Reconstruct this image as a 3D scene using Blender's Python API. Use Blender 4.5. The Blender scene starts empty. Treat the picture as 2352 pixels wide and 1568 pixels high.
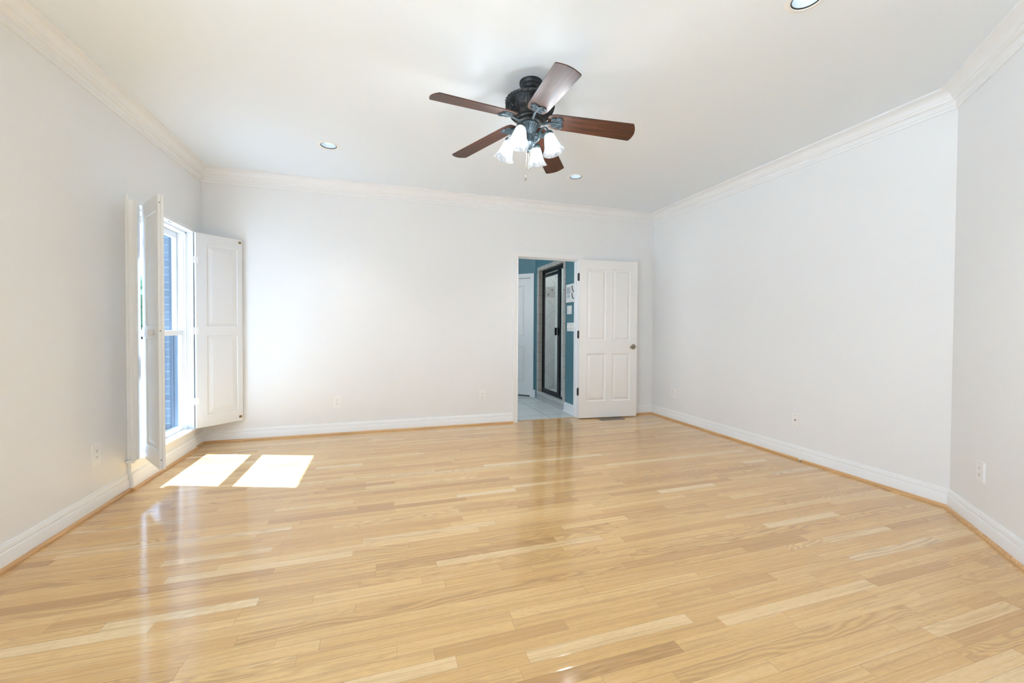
import bpy, bmesh, math, random
from mathutils import Vector, Matrix
random.seed(7)
S = bpy.context.scene
COL = S.collection
PI = math.pi
rad = math.radians

# ------------------------------------------------------------------ camera
FX, CX, CY = 937.074, 1172.06, 770.03
PITCH, ROLL, YAW = rad(0.9188), rad(0.2939), rad(17.26)
CAM = Vector((0, 0, 1.1543))
fw = Vector((math.sin(YAW) * math.cos(PITCH), math.cos(YAW) * math.cos(PITCH), -math.sin(PITCH)))
rt0 = Vector((math.cos(YAW), -math.sin(YAW), 0))
up0 = rt0.cross(fw)
rt = rt0 * math.cos(ROLL) + up0 * math.sin(ROLL)
up = up0 * math.cos(ROLL) - rt0 * math.sin(ROLL)
cd = bpy.data.cameras.new('camera')
cam = bpy.data.objects.new('camera', cd)
COL.objects.link(cam)
m = Matrix((rt, up, -fw)).transposed().to_4x4()
m.translation = CAM
cam.matrix_world = m
cd.sensor_fit = 'HORIZONTAL'
cd.sensor_width = 36.0
cd.lens = FX / 2352 * 36.0
cd.shift_x = -(CX - 1176) / 2352
cd.shift_y = (CY - 784) / 2352
cd.clip_start = 0.02
cd.clip_end = 500
S.camera = cam

# ------------------------------------------------------------------ world, sun, exposure
S.view_settings.view_transform = 'Standard'
S.view_settings.look = 'None'
S.view_settings.gamma = 1.0
S.view_settings.use_curve_mapping = False
S.view_settings.exposure = 0.86
S.cycles.use_denoising = True
S.cycles.max_bounces = 14
S.cycles.diffuse_bounces = 9
S.cycles.glossy_bounces = 5
S.cycles.transmission_bounces = 8
S.cycles.transparent_max_bounces = 16
S.cycles.sample_clamp_indirect = 8.0
S.cycles.caustics_reflective = False
S.cycles.caustics_refractive = False

W = bpy.data.worlds.new('sky')
S.world = W
W.use_nodes = True
wn = W.node_tree.nodes
wl = W.node_tree.links
bg = wn['Background']
tc = wn.new('ShaderNodeTexCoord')
sp = wn.new('ShaderNodeSeparateXYZ')
rp = wn.new('ShaderNodeValToRGB')
wl.new(tc.outputs['Generated'], sp.inputs[0])
wl.new(sp.outputs['Z'], rp.inputs[0])
rp.color_ramp.elements[0].position = 0.0
rp.color_ramp.elements[0].color = (0.80, 0.90, 1.0, 1)
rp.color_ramp.elements[1].position = 0.7
rp.color_ramp.elements[1].color = (0.61, 0.80, 1.0, 1)
wl.new(rp.outputs[0], bg.inputs[0])
SKY = 3.0
bg.inputs[1].default_value = SKY

sund = bpy.data.lights.new('sun', 'SUN')
sund.energy = 25.0
sund.color = (0.97, 0.985, 1.0)
sund.angle = rad(0.5)
sun = bpy.data.objects.new('sun', sund)
COL.objects.link(sun)
sun.rotation_euler = Vector((0.635, -0.216, -1.0)).to_track_quat('-Z', 'Y').to_euler()
sun.location = (-6, 6, 9)

# ------------------------------------------------------------------ room numbers
XL, XR, YB, H = -1.7266, 3.5373, 4.7855, 2.725
YC = 1.6794
X2, Y2 = 2.45, YC - (3.5373 - 2.45)
YR = -1.75
POLY = [(XL, YB), (XR, YB), (XR, YC), (X2, Y2), (X2, YR), (XL, YR)]   # clockwise, room on the right
WT = 0.12

# ------------------------------------------------------------------ materials
MATS = {}


def mat(name):
    mm = bpy.data.materials.new(name)
    mm.use_nodes = True
    return mm, mm.node_tree.nodes, mm.node_tree.links, mm.node_tree.nodes['Principled BSDF']


def plain(name, col, rough=0.5, metal=0.0, bump=0.0, bscale=200, spec=0.5, coat=0.0, var=0.0):
    if name in MATS:
        return MATS[name]
    mm, n, l, b = mat(name)
    b.inputs['Base Color'].default_value = (*col, 1)
    b.inputs['Roughness'].default_value = rough
    b.inputs['Metallic'].default_value = metal
    b.inputs['Specular IOR Level'].default_value = spec
    b.inputs['Coat Weight'].default_value = coat
    b.inputs['Coat Roughness'].default_value = 0.15
    t = n.new('ShaderNodeTexCoord')
    nz = n.new('ShaderNodeTexNoise')
    nz.inputs['Scale'].default_value = bscale
    nz.inputs['Detail'].default_value = 3
    l.new(t.outputs['Object'], nz.inputs['Vector'])
    if bump:
        bp = n.new('ShaderNodeBump')
        bp.inputs['Strength'].default_value = bump
        bp.inputs['Distance'].default_value = 0.001
        l.new(nz.outputs['Fac'], bp.inputs['Height'])
        l.new(bp.outputs[0], b.inputs['Normal'])
    if var:
        mx = n.new('ShaderNodeMix')
        mx.data_type = 'RGBA'
        mx.inputs['A'].default_value = tuple(c * (1 - var) for c in col) + (1,)
        mx.inputs['B'].default_value = tuple(min(1, c * (1 + var)) for c in col) + (1,)
        l.new(nz.outputs['Fac'], mx.inputs['Factor'])
        l.new(mx.outputs['Result'], b.inputs['Base Color'])
    MATS[name] = mm
    return mm


WALLP = plain('wall_paint', (0.80, 0.808, 0.815), 0.55, bump=0.25, bscale=260, spec=0.35)
CEILP = plain('ceiling_paint', (0.80, 0.855, 0.91), 0.85, bump=0.15, bscale=300, spec=0.2)
TRIMP = plain('trim_paint', (0.82, 0.828, 0.835), 0.32, bump=0.05, bscale=90)
SHUTP = plain('shutter_paint', (0.73, 0.74, 0.75), 0.33, bump=0.05, bscale=90)
VINYL = plain('window_vinyl', (0.86, 0.87, 0.88), 0.35)
PLATE = plain('plate_plastic', (0.84, 0.84, 0.83), 0.3)
DARK = plain('dark_slot', (0.02, 0.02, 0.02), 0.6)
BRONZE = plain('fan_bronze', (0.026, 0.028, 0.031), 0.45, metal=0.35, bump=0.3, bscale=120, var=0.35)
IRON = plain('fan_bronze_bulb_lit', (0.045, 0.066, 0.078), 0.45, metal=0.35, bump=0.3, bscale=120, var=0.35)  # bronze again, lighter and bluer: the bulbs' light put into the colour
HINGE = plain('hinge_bronze', (0.045, 0.05, 0.055), 0.45, metal=0.5)
NICKEL = plain('brushed_nickel', (0.36, 0.33, 0.28), 0.32, metal=1.0)
BRASS = plain('brass_catch', (0.33, 0.24, 0.12), 0.4, metal=0.9, var=0.3, bscale=60)
SILVER = plain('reflector_metal', (0.62, 0.70, 0.75), 0.45, metal=0.3)
TEAL = plain('teal_paint', (0.085, 0.205, 0.25), 0.36, bump=0.5, bscale=120)
BLACKF = plain('black_frame', (0.015, 0.018, 0.022), 0.25, metal=0.6)
VENTM = plain('vent_metal', (0.22, 0.2, 0.17), 0.5, metal=0.3)
EXTF = plain('exterior_frame_shade', (0.05, 0.085, 0.125), 0.5)  # dark blue shade outside the glass put into the frame colour
EXTJ = plain('exterior_jamb_shade', (0.11, 0.16, 0.21), 0.5)  # shaded copy of the white jamb, blue dimness in its colour
DOORP = plain('door_paint', (0.83, 0.825, 0.815), 0.38, bump=0.05, bscale=80)
GROUND = plain('pale_paving', (0.55, 0.56, 0.55), 0.9, var=0.12, bscale=2.0)
FOLI = plain('foliage', (0.05, 0.13, 0.06), 0.8, var=0.6, bscale=4.0)
BARK = plain('bark', (0.09, 0.06, 0.04), 0.9)


def emis(name, col, st):
    if name in MATS:
        return MATS[name]
    mm, n, l, b = mat(name)
    b.inputs['Base Color'].default_value = (*col, 1)
    b.inputs['Emission Color'].default_value = (*col, 1)
    b.inputs['Emission Strength'].default_value = st
    MATS[name] = mm
    return mm


BULB = emis('lit_bulb', (0.86, 0.94, 1.0), 170.0)
CANL = emis('lit_downlight', (0.95, 0.98, 1.0), 2.2)


def glass(name, tint=(1, 1, 1), refl=0.06):
    mm = bpy.data.materials.new(name)
    mm.use_nodes = True
    n, l = mm.node_tree.nodes, mm.node_tree.links
    n.remove(n['Principled BSDF'])
    o = n['Material Output']
    tr = n.new('ShaderNodeBsdfTransparent')
    tr.inputs[0].default_value = (*tint, 1)
    gl = n.new('ShaderNodeBsdfGlossy')
    gl.inputs['Roughness'].default_value = 0.02
    fr = n.new('ShaderNodeFresnel')
    fr.inputs[0].default_value = 1.45
    mx = n.new('ShaderNodeMixShader')
    gm = n.new('ShaderNodeNewGeometry')
    inv = n.new('ShaderNodeMath')
    inv.operation = 'SUBTRACT'
    inv.inputs[0].default_value = 1.0
    l.new(gm.outputs['Backfacing'], inv.inputs[1])
    mu = n.new('ShaderNodeMath')
    mu.operation = 'MULTIPLY'
    l.new(fr.outputs[0], mu.inputs[0])
    l.new(inv.outputs[0], mu.inputs[1])
    l.new(mu.outputs[0], mx.inputs[0])
    l.new(tr.outputs[0], mx.inputs[1])
    l.new(gl.outputs[0], mx.inputs[2])
    l.new(mx.outputs[0], o.inputs[0])
    return mm


PANE = glass('window_glass', (0.84, 0.92, 1.0))
PANEB = glass('dimming_window_glass', (0.66, 0.74, 0.83))  # tint added to dim sky and sun through the shuttered window
SHOWERG = glass('shower_glass', (0.93, 0.965, 0.97))




def math_node(n, l, op, a, b=None, c=None):
    q = n.new('ShaderNodeMath')
    q.operation = op
    for i, v in enumerate((a, b, c)):
        if v is None:
            continue
        if isinstance(v, (int, float)):
            q.inputs[i].default_value = v
        else:
            l.new(v, q.inputs[i])
    return q.outputs[0]


def mixc(n, l, f, a, b, mode='MIX'):
    q = n.new('ShaderNodeMix')
    q.data_type = 'RGBA'
    q.blend_type = mode
    for k, v in (('Factor', f), ('A', a), ('B', b)):
        s = q.inputs[k]
        if isinstance(v, (int, float)):
            s.default_value = v
        elif isinstance(v, tuple):
            s.default_value = (*v, 1)
        else:
            l.new(v, s)
    return q.outputs['Result']


def shade_glass():
    mm, n, l, b = mat('alabaster_glass')
    o = n['Material Output']
    t = n.new('ShaderNodeTexCoord')
    nz = n.new('ShaderNodeTexNoise')
    nz.inputs['Scale'].default_value = 14
    nz.inputs['Detail'].default_value = 4
    nz.inputs['Distortion'].default_value = 2.5
    rp = n.new('ShaderNodeValToRGB')
    rp.color_ramp.elements[0].position = 0.36
    rp.color_ramp.elements[0].color = (0.5, 0.56, 0.6, 1)
    rp.color_ramp.elements[1].position = 0.52
    rp.color_ramp.elements[1].color = (0.9, 0.93, 0.95, 1)
    l.new(t.outputs['Object'], nz.inputs['Vector'])
    l.new(nz.outputs['Fac'], rp.inputs[0])
    thin = mixc(n, l, 1.0, rp.outputs[0], (0.022, 0.022, 0.022), 'MULTIPLY')
    l.new(thin, b.inputs['Base Color'])
    b.inputs['Roughness'].default_value = 0.4
    b.inputs['Specular IOR Level'].default_value = 0.1
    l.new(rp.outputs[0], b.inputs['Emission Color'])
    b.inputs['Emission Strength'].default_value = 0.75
    tl = n.new('ShaderNodeBsdfTranslucent')
    tr = n.new('ShaderNodeBsdfTransparent')
    l.new(thin, tl.inputs[0])
    m1 = n.new('ShaderNodeMixShader')
    m1.inputs[0].default_value = 0.35
    l.new(b.outputs[0], m1.inputs[1])
    l.new(tl.outputs[0], m1.inputs[2])
    m2 = n.new('ShaderNodeMixShader')
    m2.inputs[0].default_value = 0.5
    l.new(m1.outputs[0], m2.inputs[1])
    l.new(tr.outputs[0], m2.inputs[2])
    l.new(m2.outputs[0], o.inputs[0])
    return mm


SHADE = shade_glass()


def oak():
    """Strip oak: tone and grain per board from the board's own attributes, dark joints at its edges."""
    mm, n, l, b = mat('oak_strip_floor')
    ua = n.new('ShaderNodeUVMap')
    ua.uv_map = 'near_edges'
    ub = n.new('ShaderNodeUVMap')
    ub.uv_map = 'far_edges'
    at = n.new('ShaderNodeAttribute')
    at.attribute_name = 'board'
    sa = n.new('ShaderNodeSeparateXYZ')
    sb = n.new('ShaderNodeSeparateXYZ')
    l.new(ua.outputs[0], sa.inputs[0])
    l.new(ub.outputs[0], sb.inputs[0])
    sr = n.new('ShaderNodeSeparateXYZ')
    l.new(at.outputs['Color'], sr.inputs[0])
    M = lambda op, a, bb=None, c=None: math_node(n, l, op, a, bb, c)
    u, v = sa.outputs['X'], sa.outputs['Y']
    r1, r2, r3 = sr.outputs['X'], sr.outputs['Y'], sr.outputs['Z']

    def vec(x, y, z):
        q = n.new('ShaderNodeCombineXYZ')
        for i, s in enumerate((x, y, z)):
            if isinstance(s, (int, float)):
                q.inputs[i].default_value = s
            else:
                l.new(s, q.inputs[i])
        return q.outputs[0]

    def noise(vc, detail=2, rough=0.5):
        q = n.new('ShaderNodeTexNoise')
        q.inputs['Scale'].default_value = 1
        q.inputs['Detail'].default_value = detail
        q.inputs['Roughness'].default_value = rough
        l.new(vc, q.inputs['Vector'])
        return q.outputs['Fac']
    off = M('MULTIPLY', r2, 57.0)
    off2 = M('MULTIPLY', r3, 31.0)
    # cathedral / ring figure
    low = noise(vec(M('ADD', M('MULTIPLY', u, 1.5), off), M('ADD', M('MULTIPLY', v, 9.0), off2), 0.0), 2)
    ring = M('ADD', M('MULTIPLY', v, 26.0), M('MULTIPLY', M('SUBTRACT', low, 0.5), M('ADD', 4.0, M('MULTIPLY', r3, 16.0))))
    ring = M('ADD', ring, off)
    saw = M('FRACT', M('MULTIPLY', ring, 1.15))
    tri = M('ABSOLUTE', M('SUBTRACT', saw, 0.5))
    figure = M('SMOOTH_MIN', M('MULTIPLY', M('SUBTRACT', 0.5, tri), 2.4), 1.0, 0.2)
    # streaks and pores
    streak = noise(vec(M('ADD', M('MULTIPLY', u, 1.6), off2), M('ADD', M('MULTIPLY', v, 70.0), off), 1.7), 3, 0.6)
    pore = noise(vec(M('ADD', M('MULTIPLY', u, 26.0), off), M('ADD', M('MULTIPLY', v, 720.0), off2), 4.1), 2, 0.6)
    blot = noise(vec(M('ADD', M('MULTIPLY', u, 2.0), off2), M('ADD', M('MULTIPLY', v, 12.0), off), 9.0), 2)
    ramp = n.new('ShaderNodeValToRGB')
    cr = ramp.color_ramp
    cr.elements[0].position = 0.0
    cr.elements[0].color = (0.50, 0.278, 0.105, 1)
    cr.elements[1].position = 1.0
    cr.elements[1].color = (0.77, 0.565, 0.315, 1)
    for p, c in ((0.22, (0.615, 0.362, 0.136)), (0.5, (0.668, 0.408, 0.158)), (0.78, (0.72, 0.458, 0.190))):
        e = cr.elements.new(p)
        e.color = (*c, 1)
    l.new(r1, ramp.inputs[0])
    base = ramp.outputs[0]
    c1 = mixc(n, l, M('MULTIPLY', M('SUBTRACT', 1.0, figure), M('ADD', 0.08, M('MULTIPLY', M('POWER', r2, 3.0), 0.62))), base, (0.37, 0.205, 0.08))
    c2 = mixc(n, l, M('MULTIPLY', M('MAXIMUM', M('SUBTRACT', streak, 0.50), 0.0), 2.3), c1, (0.42, 0.25, 0.11))
    c3 = mixc(n, l, M('MULTIPLY', M('MAXIMUM', M('SUBTRACT', 0.44, streak), 0.0), 1.8), c2, (0.76, 0.58, 0.36))
    c4 = mixc(n, l, M('MULTIPLY', M('MAXIMUM', M('SUBTRACT', pore, 0.54), 0.0), 2.6), c3, (0.36, 0.21, 0.09))
    c5 = mixc(n, l, M('MULTIPLY', M('MAXIMUM', M('SUBTRACT', blot, 0.62), 0.0), 1.6), c4, (0.44, 0.27, 0.13))
    edge_v = M('MINIMUM', v, sb.outputs['Y'])
    edge_u = M('MINIMUM', u, sb.outputs['X'])
    edge = M('MINIMUM', edge_v, edge_u)
    joint = M('SUBTRACT', 1.0, M('MINIMUM', M('DIVIDE', edge, 0.0010), 1.0))
    jf = M('MULTIPLY', joint, M('ADD', 0.35, M('MULTIPLY', r3, 0.55)))
    c6 = mixc(n, l, jf, c5, (0.13, 0.07, 0.03))
    l.new(c6, b.inputs['Base Color'])
    b.inputs['Roughness'].default_value = 0.45
    b.inputs['Specular IOR Level'].default_value = 0.12
    b.inputs['Coat Weight'].default_value = 1.0
    b.inputs['Coat Roughness'].default_value = 0.095
    b.inputs['Coat IOR'].default_value = 1.6
    bp = n.new('ShaderNodeBump')
    bp.inputs['Strength'].default_value = 0.35
    bp.inputs['Distance'].default_value = 0.0012
    tx = n.new('ShaderNodeTexCoord')
    wob = n.new('ShaderNodeTexNoise')
    wob.inputs['Scale'].default_value = 7.0
    wob.inputs['Detail'].default_value = 1
    l.new(tx.outputs['Object'], wob.inputs['Vector'])
    crown = M('MINIMUM', M('DIVIDE', edge_v, 0.006), 1.0)
    hgt = M('ADD', M('ADD', M('MULTIPLY', crown, 0.45), M('MULTIPLY', wob.outputs['Fac'], 1.2)), M('MULTIPLY', pore, 0.06))
    l.new(hgt, bp.inputs['Height'])
    l.new(bp.outputs[0], b.inputs['Normal'])
    l.new(bp.outputs[0], b.inputs['Coat Normal'])
    return mm


OAK = oak()


def wood(name, dark, light, rough=0.35, coat=0.3, axis_scale=(1.2, 28, 28), loc='Object'):
    mm, n, l, b = mat(name)
    t = n.new('ShaderNodeTexCoord')
    mp = n.new('ShaderNodeMapping')
    mp.inputs['Scale'].default_value = axis_scale
    l.new(t.outputs[loc], mp.inputs[0])
    nz = n.new('ShaderNodeTexNoise')
    nz.inputs['Scale'].default_value = 1.5
    nz.inputs['Detail'].default_value = 5
    nz.inputs['Roughness'].default_value = 0.65
    nz.inputs['Distortion'].default_value = 0.4
    l.new(mp.outputs[0], nz.inputs['Vector'])
    rp = n.new('ShaderNodeValToRGB')
    rp.color_ramp.elements[0].position = 0.38
    rp.color_ramp.elements[0].color = (*dark, 1)
    rp.color_ramp.elements[1].position = 0.66
    rp.color_ramp.elements[1].color = (*light, 1)
    l.new(nz.outputs['Fac'], rp.inputs[0])
    l.new(rp.outputs[0], b.inputs['Base Color'])
    b.inputs['Roughness'].default_value = rough
    b.inputs['Coat Weight'].default_value = coat
    b.inputs['Coat Roughness'].default_value = 0.30
    return mm


SHOEX = wood('oak_shoe_moulding', (0.50, 0.27, 0.105), (0.72, 0.44, 0.20), 0.35, 0.2, (2.0, 60, 60))
SHOEY = wood('oak_shoe_moulding_side', (0.50, 0.27, 0.105), (0.72, 0.44, 0.20), 0.35, 0.2, (60, 2.0, 60))
BLADEW = wood('walnut_blade', (0.020, 0.006, 0.003), (0.115, 0.034, 0.013), 0.55, 0.28, (2.2, 36, 36))


def tiles(name, col, grout, size, rot=0.0, plane='XY', gw=0.012, rough=0.25, off=0.0, var=0.06, shift=(0, 0)):
    mm, n, l, b = mat(name)
    t = n.new('ShaderNodeTexCoord')
    s = n.new('ShaderNodeSeparateXYZ')
    c = n.new('ShaderNodeCombineXYZ')
    l.new(t.outputs['Object'], s.inputs[0])
    l.new(s.outputs[plane[0]], c.inputs[0])
    l.new(s.outputs[plane[1]], c.inputs[1])
    mp = n.new('ShaderNodeMapping')
    mp.inputs['Rotation'].default_value = (0, 0, rot)
    mp.inputs['Location'].default_value = (shift[0], shift[1], 0)
    l.new(c.outputs[0], mp.inputs[0])
    br = n.new('ShaderNodeTexBrick')
    br.offset = off
    br.squash = 1.0
    br.inputs['Scale'].default_value = 1.0
    br.inputs['Brick Width'].default_value = size[0]
    br.inputs['Row Height'].default_value = size[1]
    br.inputs['Mortar Size'].default_value = gw
    br.inputs['Mortar Smooth'].default_value = 0.1
    br.inputs['Color1'].default_value = tuple(k * (1 - var) for k in col) + (1,)
    br.inputs['Color2'].default_value = tuple(min(1, k * (1 + var)) for k in col) + (1,)
    br.inputs['Mortar'].default_value = (*grout, 1)
    l.new(mp.outputs[0], br.inputs['Vector'])
    nz = n.new('ShaderNodeTexNoise')
    nz.inputs['Scale'].default_value = 9
    nz.inputs['Detail'].default_value = 4
    l.new(t.outputs['Object'], nz.inputs['Vector'])
    out = mixc(n, l, math_node(n, l, 'MULTIPLY', nz.outputs['Fac'], 0.3), br.outputs['Color'], tuple(k * 0.8 for k in col))
    l.new(out, b.inputs['Base Color'])
    b.inputs['Roughness'].default_value = rough
    bp = n.new('ShaderNodeBump')
    bp.inputs['Strength'].default_value = 0.4
    bp.inputs['Distance'].default_value = 0.002
    bp.invert = True
    l.new(br.outputs['Fac'], bp.inputs['Height'])
    l.new(bp.outputs[0], b.inputs['Normal'])
    return mm


BFLOOR = tiles('bath_floor_tile', (0.62, 0.65, 0.64), (0.25, 0.26, 0.26), (0.44, 0.44), 0.0, 'XY', 0.006, 0.35, 0.0, 0.05, (0.12, 0.19))
BORDERV = tiles('tile_border_vertical', (0.50, 0.47, 0.43), (0.20, 0.19, 0.18), (0.4, 0.155), 0, 'YZ', 0.0028)
BORDERH = tiles('tile_border_horizontal', (0.50, 0.47, 0.43), (0.20, 0.19, 0.18), (0.155, 0.4), 0, 'YZ', 0.004)
CURBT = tiles('curb_tile', (0.50, 0.50, 0.48), (0.20, 0.20, 0.20), (0.105, 0.105), 0, 'YZ', 0.004, 0.3, 0, 0.05, (0.02, 0.045))
SHOWT = tiles('shower_wall_tile', (0.52, 0.50, 0.47), (0.27, 0.26, 0.25), (0.33, 0.33), PI / 4, 'YZ', 0.0035, 0.25, 0, 0.04, (0.1, 0.0))
SHOWTX = tiles('shower_side_tile', (0.52, 0.50, 0.47), (0.27, 0.26, 0.25), (0.317, 0.317), PI / 4, 'XZ', 0.0035, 0.25, 0, 0.04, (-0.1134, -0.0566))
BANDT = tiles('accent_band_tile', (0.40, 0.37, 0.33), (0.24, 0.22, 0.2), (0.15, 0.094), 0, 'XZ', 0.004, 0.3, 0.5, 0.12, (-0.06, -0.045))
ACCENT = plain('accent_diamond', (0.11, 0.085, 0.075), 0.3)


def brick():
    mm, n, l, b = mat('brick')
    t = n.new('ShaderNodeTexCoord')
    s = n.new('ShaderNodeSeparateXYZ')
    c = n.new('ShaderNodeCombineXYZ')
    l.new(t.outputs['Object'], s.inputs[0])
    l.new(math_node(n, l, 'ADD', s.outputs['X'], s.outputs['Y']), c.inputs[0])
    l.new(s.outputs['Z'], c.inputs[1])
    br = n.new('ShaderNodeTexBrick')
    br.inputs['Scale'].default_value = 1
    br.inputs['Brick Width'].default_value = 0.203
    br.inputs['Row Height'].default_value = 0.068
    br.inputs['Mortar Size'].default_value = 0.005
    br.inputs['Color1'].default_value = (0.13, 0.16, 0.19, 1)  # blue skylight of the shaded wall put into brick and mortar colours
    br.inputs['Color2'].default_value = (0.18, 0.22, 0.26, 1)
    br.inputs['Mortar'].default_value = (0.30, 0.37, 0.43, 1)
    l.new(c.outputs[0], br.inputs['Vector'])
    l.new(br.outputs['Color'], b.inputs['Base Color'])
    b.inputs['Roughness'].default_value = 0.9
    bp = n.new('ShaderNodeBump')
    bp.invert = True
    bp.inputs['Distance'].default_value = 0.004
    l.new(br.outputs['Fac'], bp.inputs['Height'])
    l.new(bp.outputs[0], b.inputs['Normal'])
    return mm


BRICK = brick()

# ------------------------------------------------------------------ mesh helpers


def link(name, bm, mt, parent=None, smooth=None, loc=None):
    bmesh.ops.remove_doubles(bm, verts=bm.verts, dist=1e-5)
    bmesh.ops.recalc_face_normals(bm, faces=bm.faces)
    me = bpy.data.meshes.new(name)
    bm.to_mesh(me)
    bm.free()
    if smooth is not None:
        me.polygons.foreach_set('use_smooth', [True] * len(me.polygons))
        me.set_sharp_from_angle(angle=rad(smooth))
    o = bpy.data.objects.new(name, me)
    me.materials.append(mt)
    COL.objects.link(o)
    if parent is not None:
        o.parent = parent
    if loc is not None:
        o.location = loc
    return o


def tag(o, label, cat, group=None, kind=None):
    o['label'] = label
    o['category'] = cat
    if group:
        o['group'] = group
    if kind:
        o['kind'] = kind
    return o


def thing(name, label, cat, loc=(0, 0, 0), rz=0.0, group=None, kind=None):
    o = bpy.data.objects.new(name, None)
    o.empty_display_size = 0.05
    COL.objects.link(o)
    o.location = loc
    o.rotation_euler = (0, 0, rz)
    return tag(o, label, cat, group, kind)


def struct(o, label, cat):
    return tag(o, label, cat, None, 'structure')


def add_box(bm, x0, x1, y0, y1, z0, z1, bev=0.0):
    vs = [bm.verts.new((x, y, z)) for x in (x0, x1) for y in (y0, y1) for z in (z0, z1)]
    f = [(0, 1, 3, 2), (4, 6, 7, 5), (0, 4, 5, 1), (2, 3, 7, 6), (0, 2, 6, 4), (1, 5, 7, 3)]
    fs = [bm.faces.new([vs[i] for i in q]) for q in f]
    if bev:
        es = list({e for q in fs for e in q.edges})
        bmesh.ops.bevel(bm, geom=es, offset=bev, segments=2, affect='EDGES', clamp_overlap=True)


def box(x0, x1, y0, y1, z0, z1, bev=0.0):
    bm = bmesh.new()
    add_box(bm, x0, x1, y0, y1, z0, z1, bev)
    return bm


def add_lathe(bm, prof, seg=48, mod=None, M4=None, cap=True):
    rings = []
    for i, (r, z) in enumerate(prof):
        if r < 1e-6:
            rings.append([bm.verts.new(M4 @ Vector((0, 0, z)) if M4 else (0, 0, z))])
            continue
        ring = []
        for k in range(seg):
            a = 2 * PI * k / seg
            rr = r * (mod(a, i) if mod else 1)
            p = Vector((rr * math.cos(a), rr * math.sin(a), z))
            ring.append(bm.verts.new(M4 @ p if M4 else p))
        rings.append(ring)
    for a, b in zip(rings, rings[1:]):
        for k in range(seg):
            k2 = (k + 1) % seg
            if len(a) == 1 and len(b) == 1:
                continue
            if len(a) == 1:
                bm.faces.new((a[0], b[k], b[k2]))
            elif len(b) == 1:
                bm.faces.new((a[k], b[0], a[k2]))
            else:
                bm.faces.new((a[k], b[k], b[k2], a[k2]))
    if cap:
        for r in (rings[0], rings[-1]):
            if len(r) > 2:
                bm.faces.new(r)


def lathe(prof, seg=48, mod=None, M4=None, cap=True):
    bm = bmesh.new()
    add_lathe(bm, prof, seg, mod, M4, cap)
    return bm


def add_tube(bm, pts, r, seg=8, cap=True):
    pts = [Vector(p) for p in pts]
    rs = r if isinstance(r, (list, tuple)) else [r] * len(pts)
    prev = None
    rings = []
    for i, p in enumerate(pts):
        t = (pts[min(i + 1, len(pts) - 1)] - pts[max(i - 1, 0)]).normalized()
        if prev is None:
            nrm = t.orthogonal().normalized()
        else:
            nrm = (prev - t * prev.dot(t)).normalized()
        prev = nrm
        bn = t.cross(nrm)
        rings.append([bm.verts.new(p + (nrm * math.cos(2 * PI * k / seg) + bn * math.sin(2 * PI * k / seg)) * rs[i]) for k in range(seg)])
    for a, b in zip(rings, rings[1:]):
        for k in range(seg):
            bm.faces.new((a[k], b[k], b[(k + 1) % seg], a[(k + 1) % seg]))
    if cap:
        bm.faces.new(rings[0])
        bm.faces.new(rings[-1])


def tube(pts, r, seg=8):
    bm = bmesh.new()
    add_tube(bm, pts, r, seg)
    return bm


def smoothpath(pts, n=6):
    P = [Vector(p) for p in pts]
    out = []
    for i in range(len(P) - 1):
        p0, p1, p2, p3 = P[max(i - 1, 0)], P[i], P[i + 1], P[min(i + 2, len(P) - 1)]
        for k in range(n):
            t = k / n
            out.append(0.5 * ((2 * p1) + (p2 - p0) * t + (2 * p0 - 5 * p1 + 4 * p2 - p3) * t * t + (3 * p1 - p0 - 3 * p2 + p3) * t ** 3))
    out.append(P[-1])
    return out


def sweep(P, Q, prof, mp=0.0, mq=0.0, bm=None):
    """profile points (distance from wall, z) carried from P to Q; the room lies right of P->Q; mp, mq: mitre per unit of distance."""
    bm = bm or bmesh.new()
    P, Q = Vector((*P, 0)), Vector((*Q, 0))
    d = (Q - P).normalized()
    nr = Vector((d.y, -d.x, 0))
    A = [bm.verts.new(P + nr * a + d * (a * mp) + Vector((0, 0, z))) for a, z in prof]
    B = [bm.verts.new(Q + nr * a - d * (a * mq) + Vector((0, 0, z))) for a, z in prof]
    for i in range(len(prof)):
        j = (i + 1) % len(prof)
        bm.faces.new((A[i], A[j], B[j], B[i]))
    bm.faces.new(A)
    bm.faces.new(B)
    return bm


def mitre(i):
    p, q, r = POLY[i - 1], POLY[i], POLY[(i + 1) % len(POLY)]
    a = (Vector(p) - Vector(q)).normalized()
    b = (Vector(r) - Vector(q)).normalized()
    ang = a.angle(b)
    d1, d2 = -a, b
    cross = d1.x * d2.y - d1.y * d2.x
    if cross > 0:            # left turn: reflex corner
        ang = 2 * PI - ang
    return 1 / math.tan(ang / 2)


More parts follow.
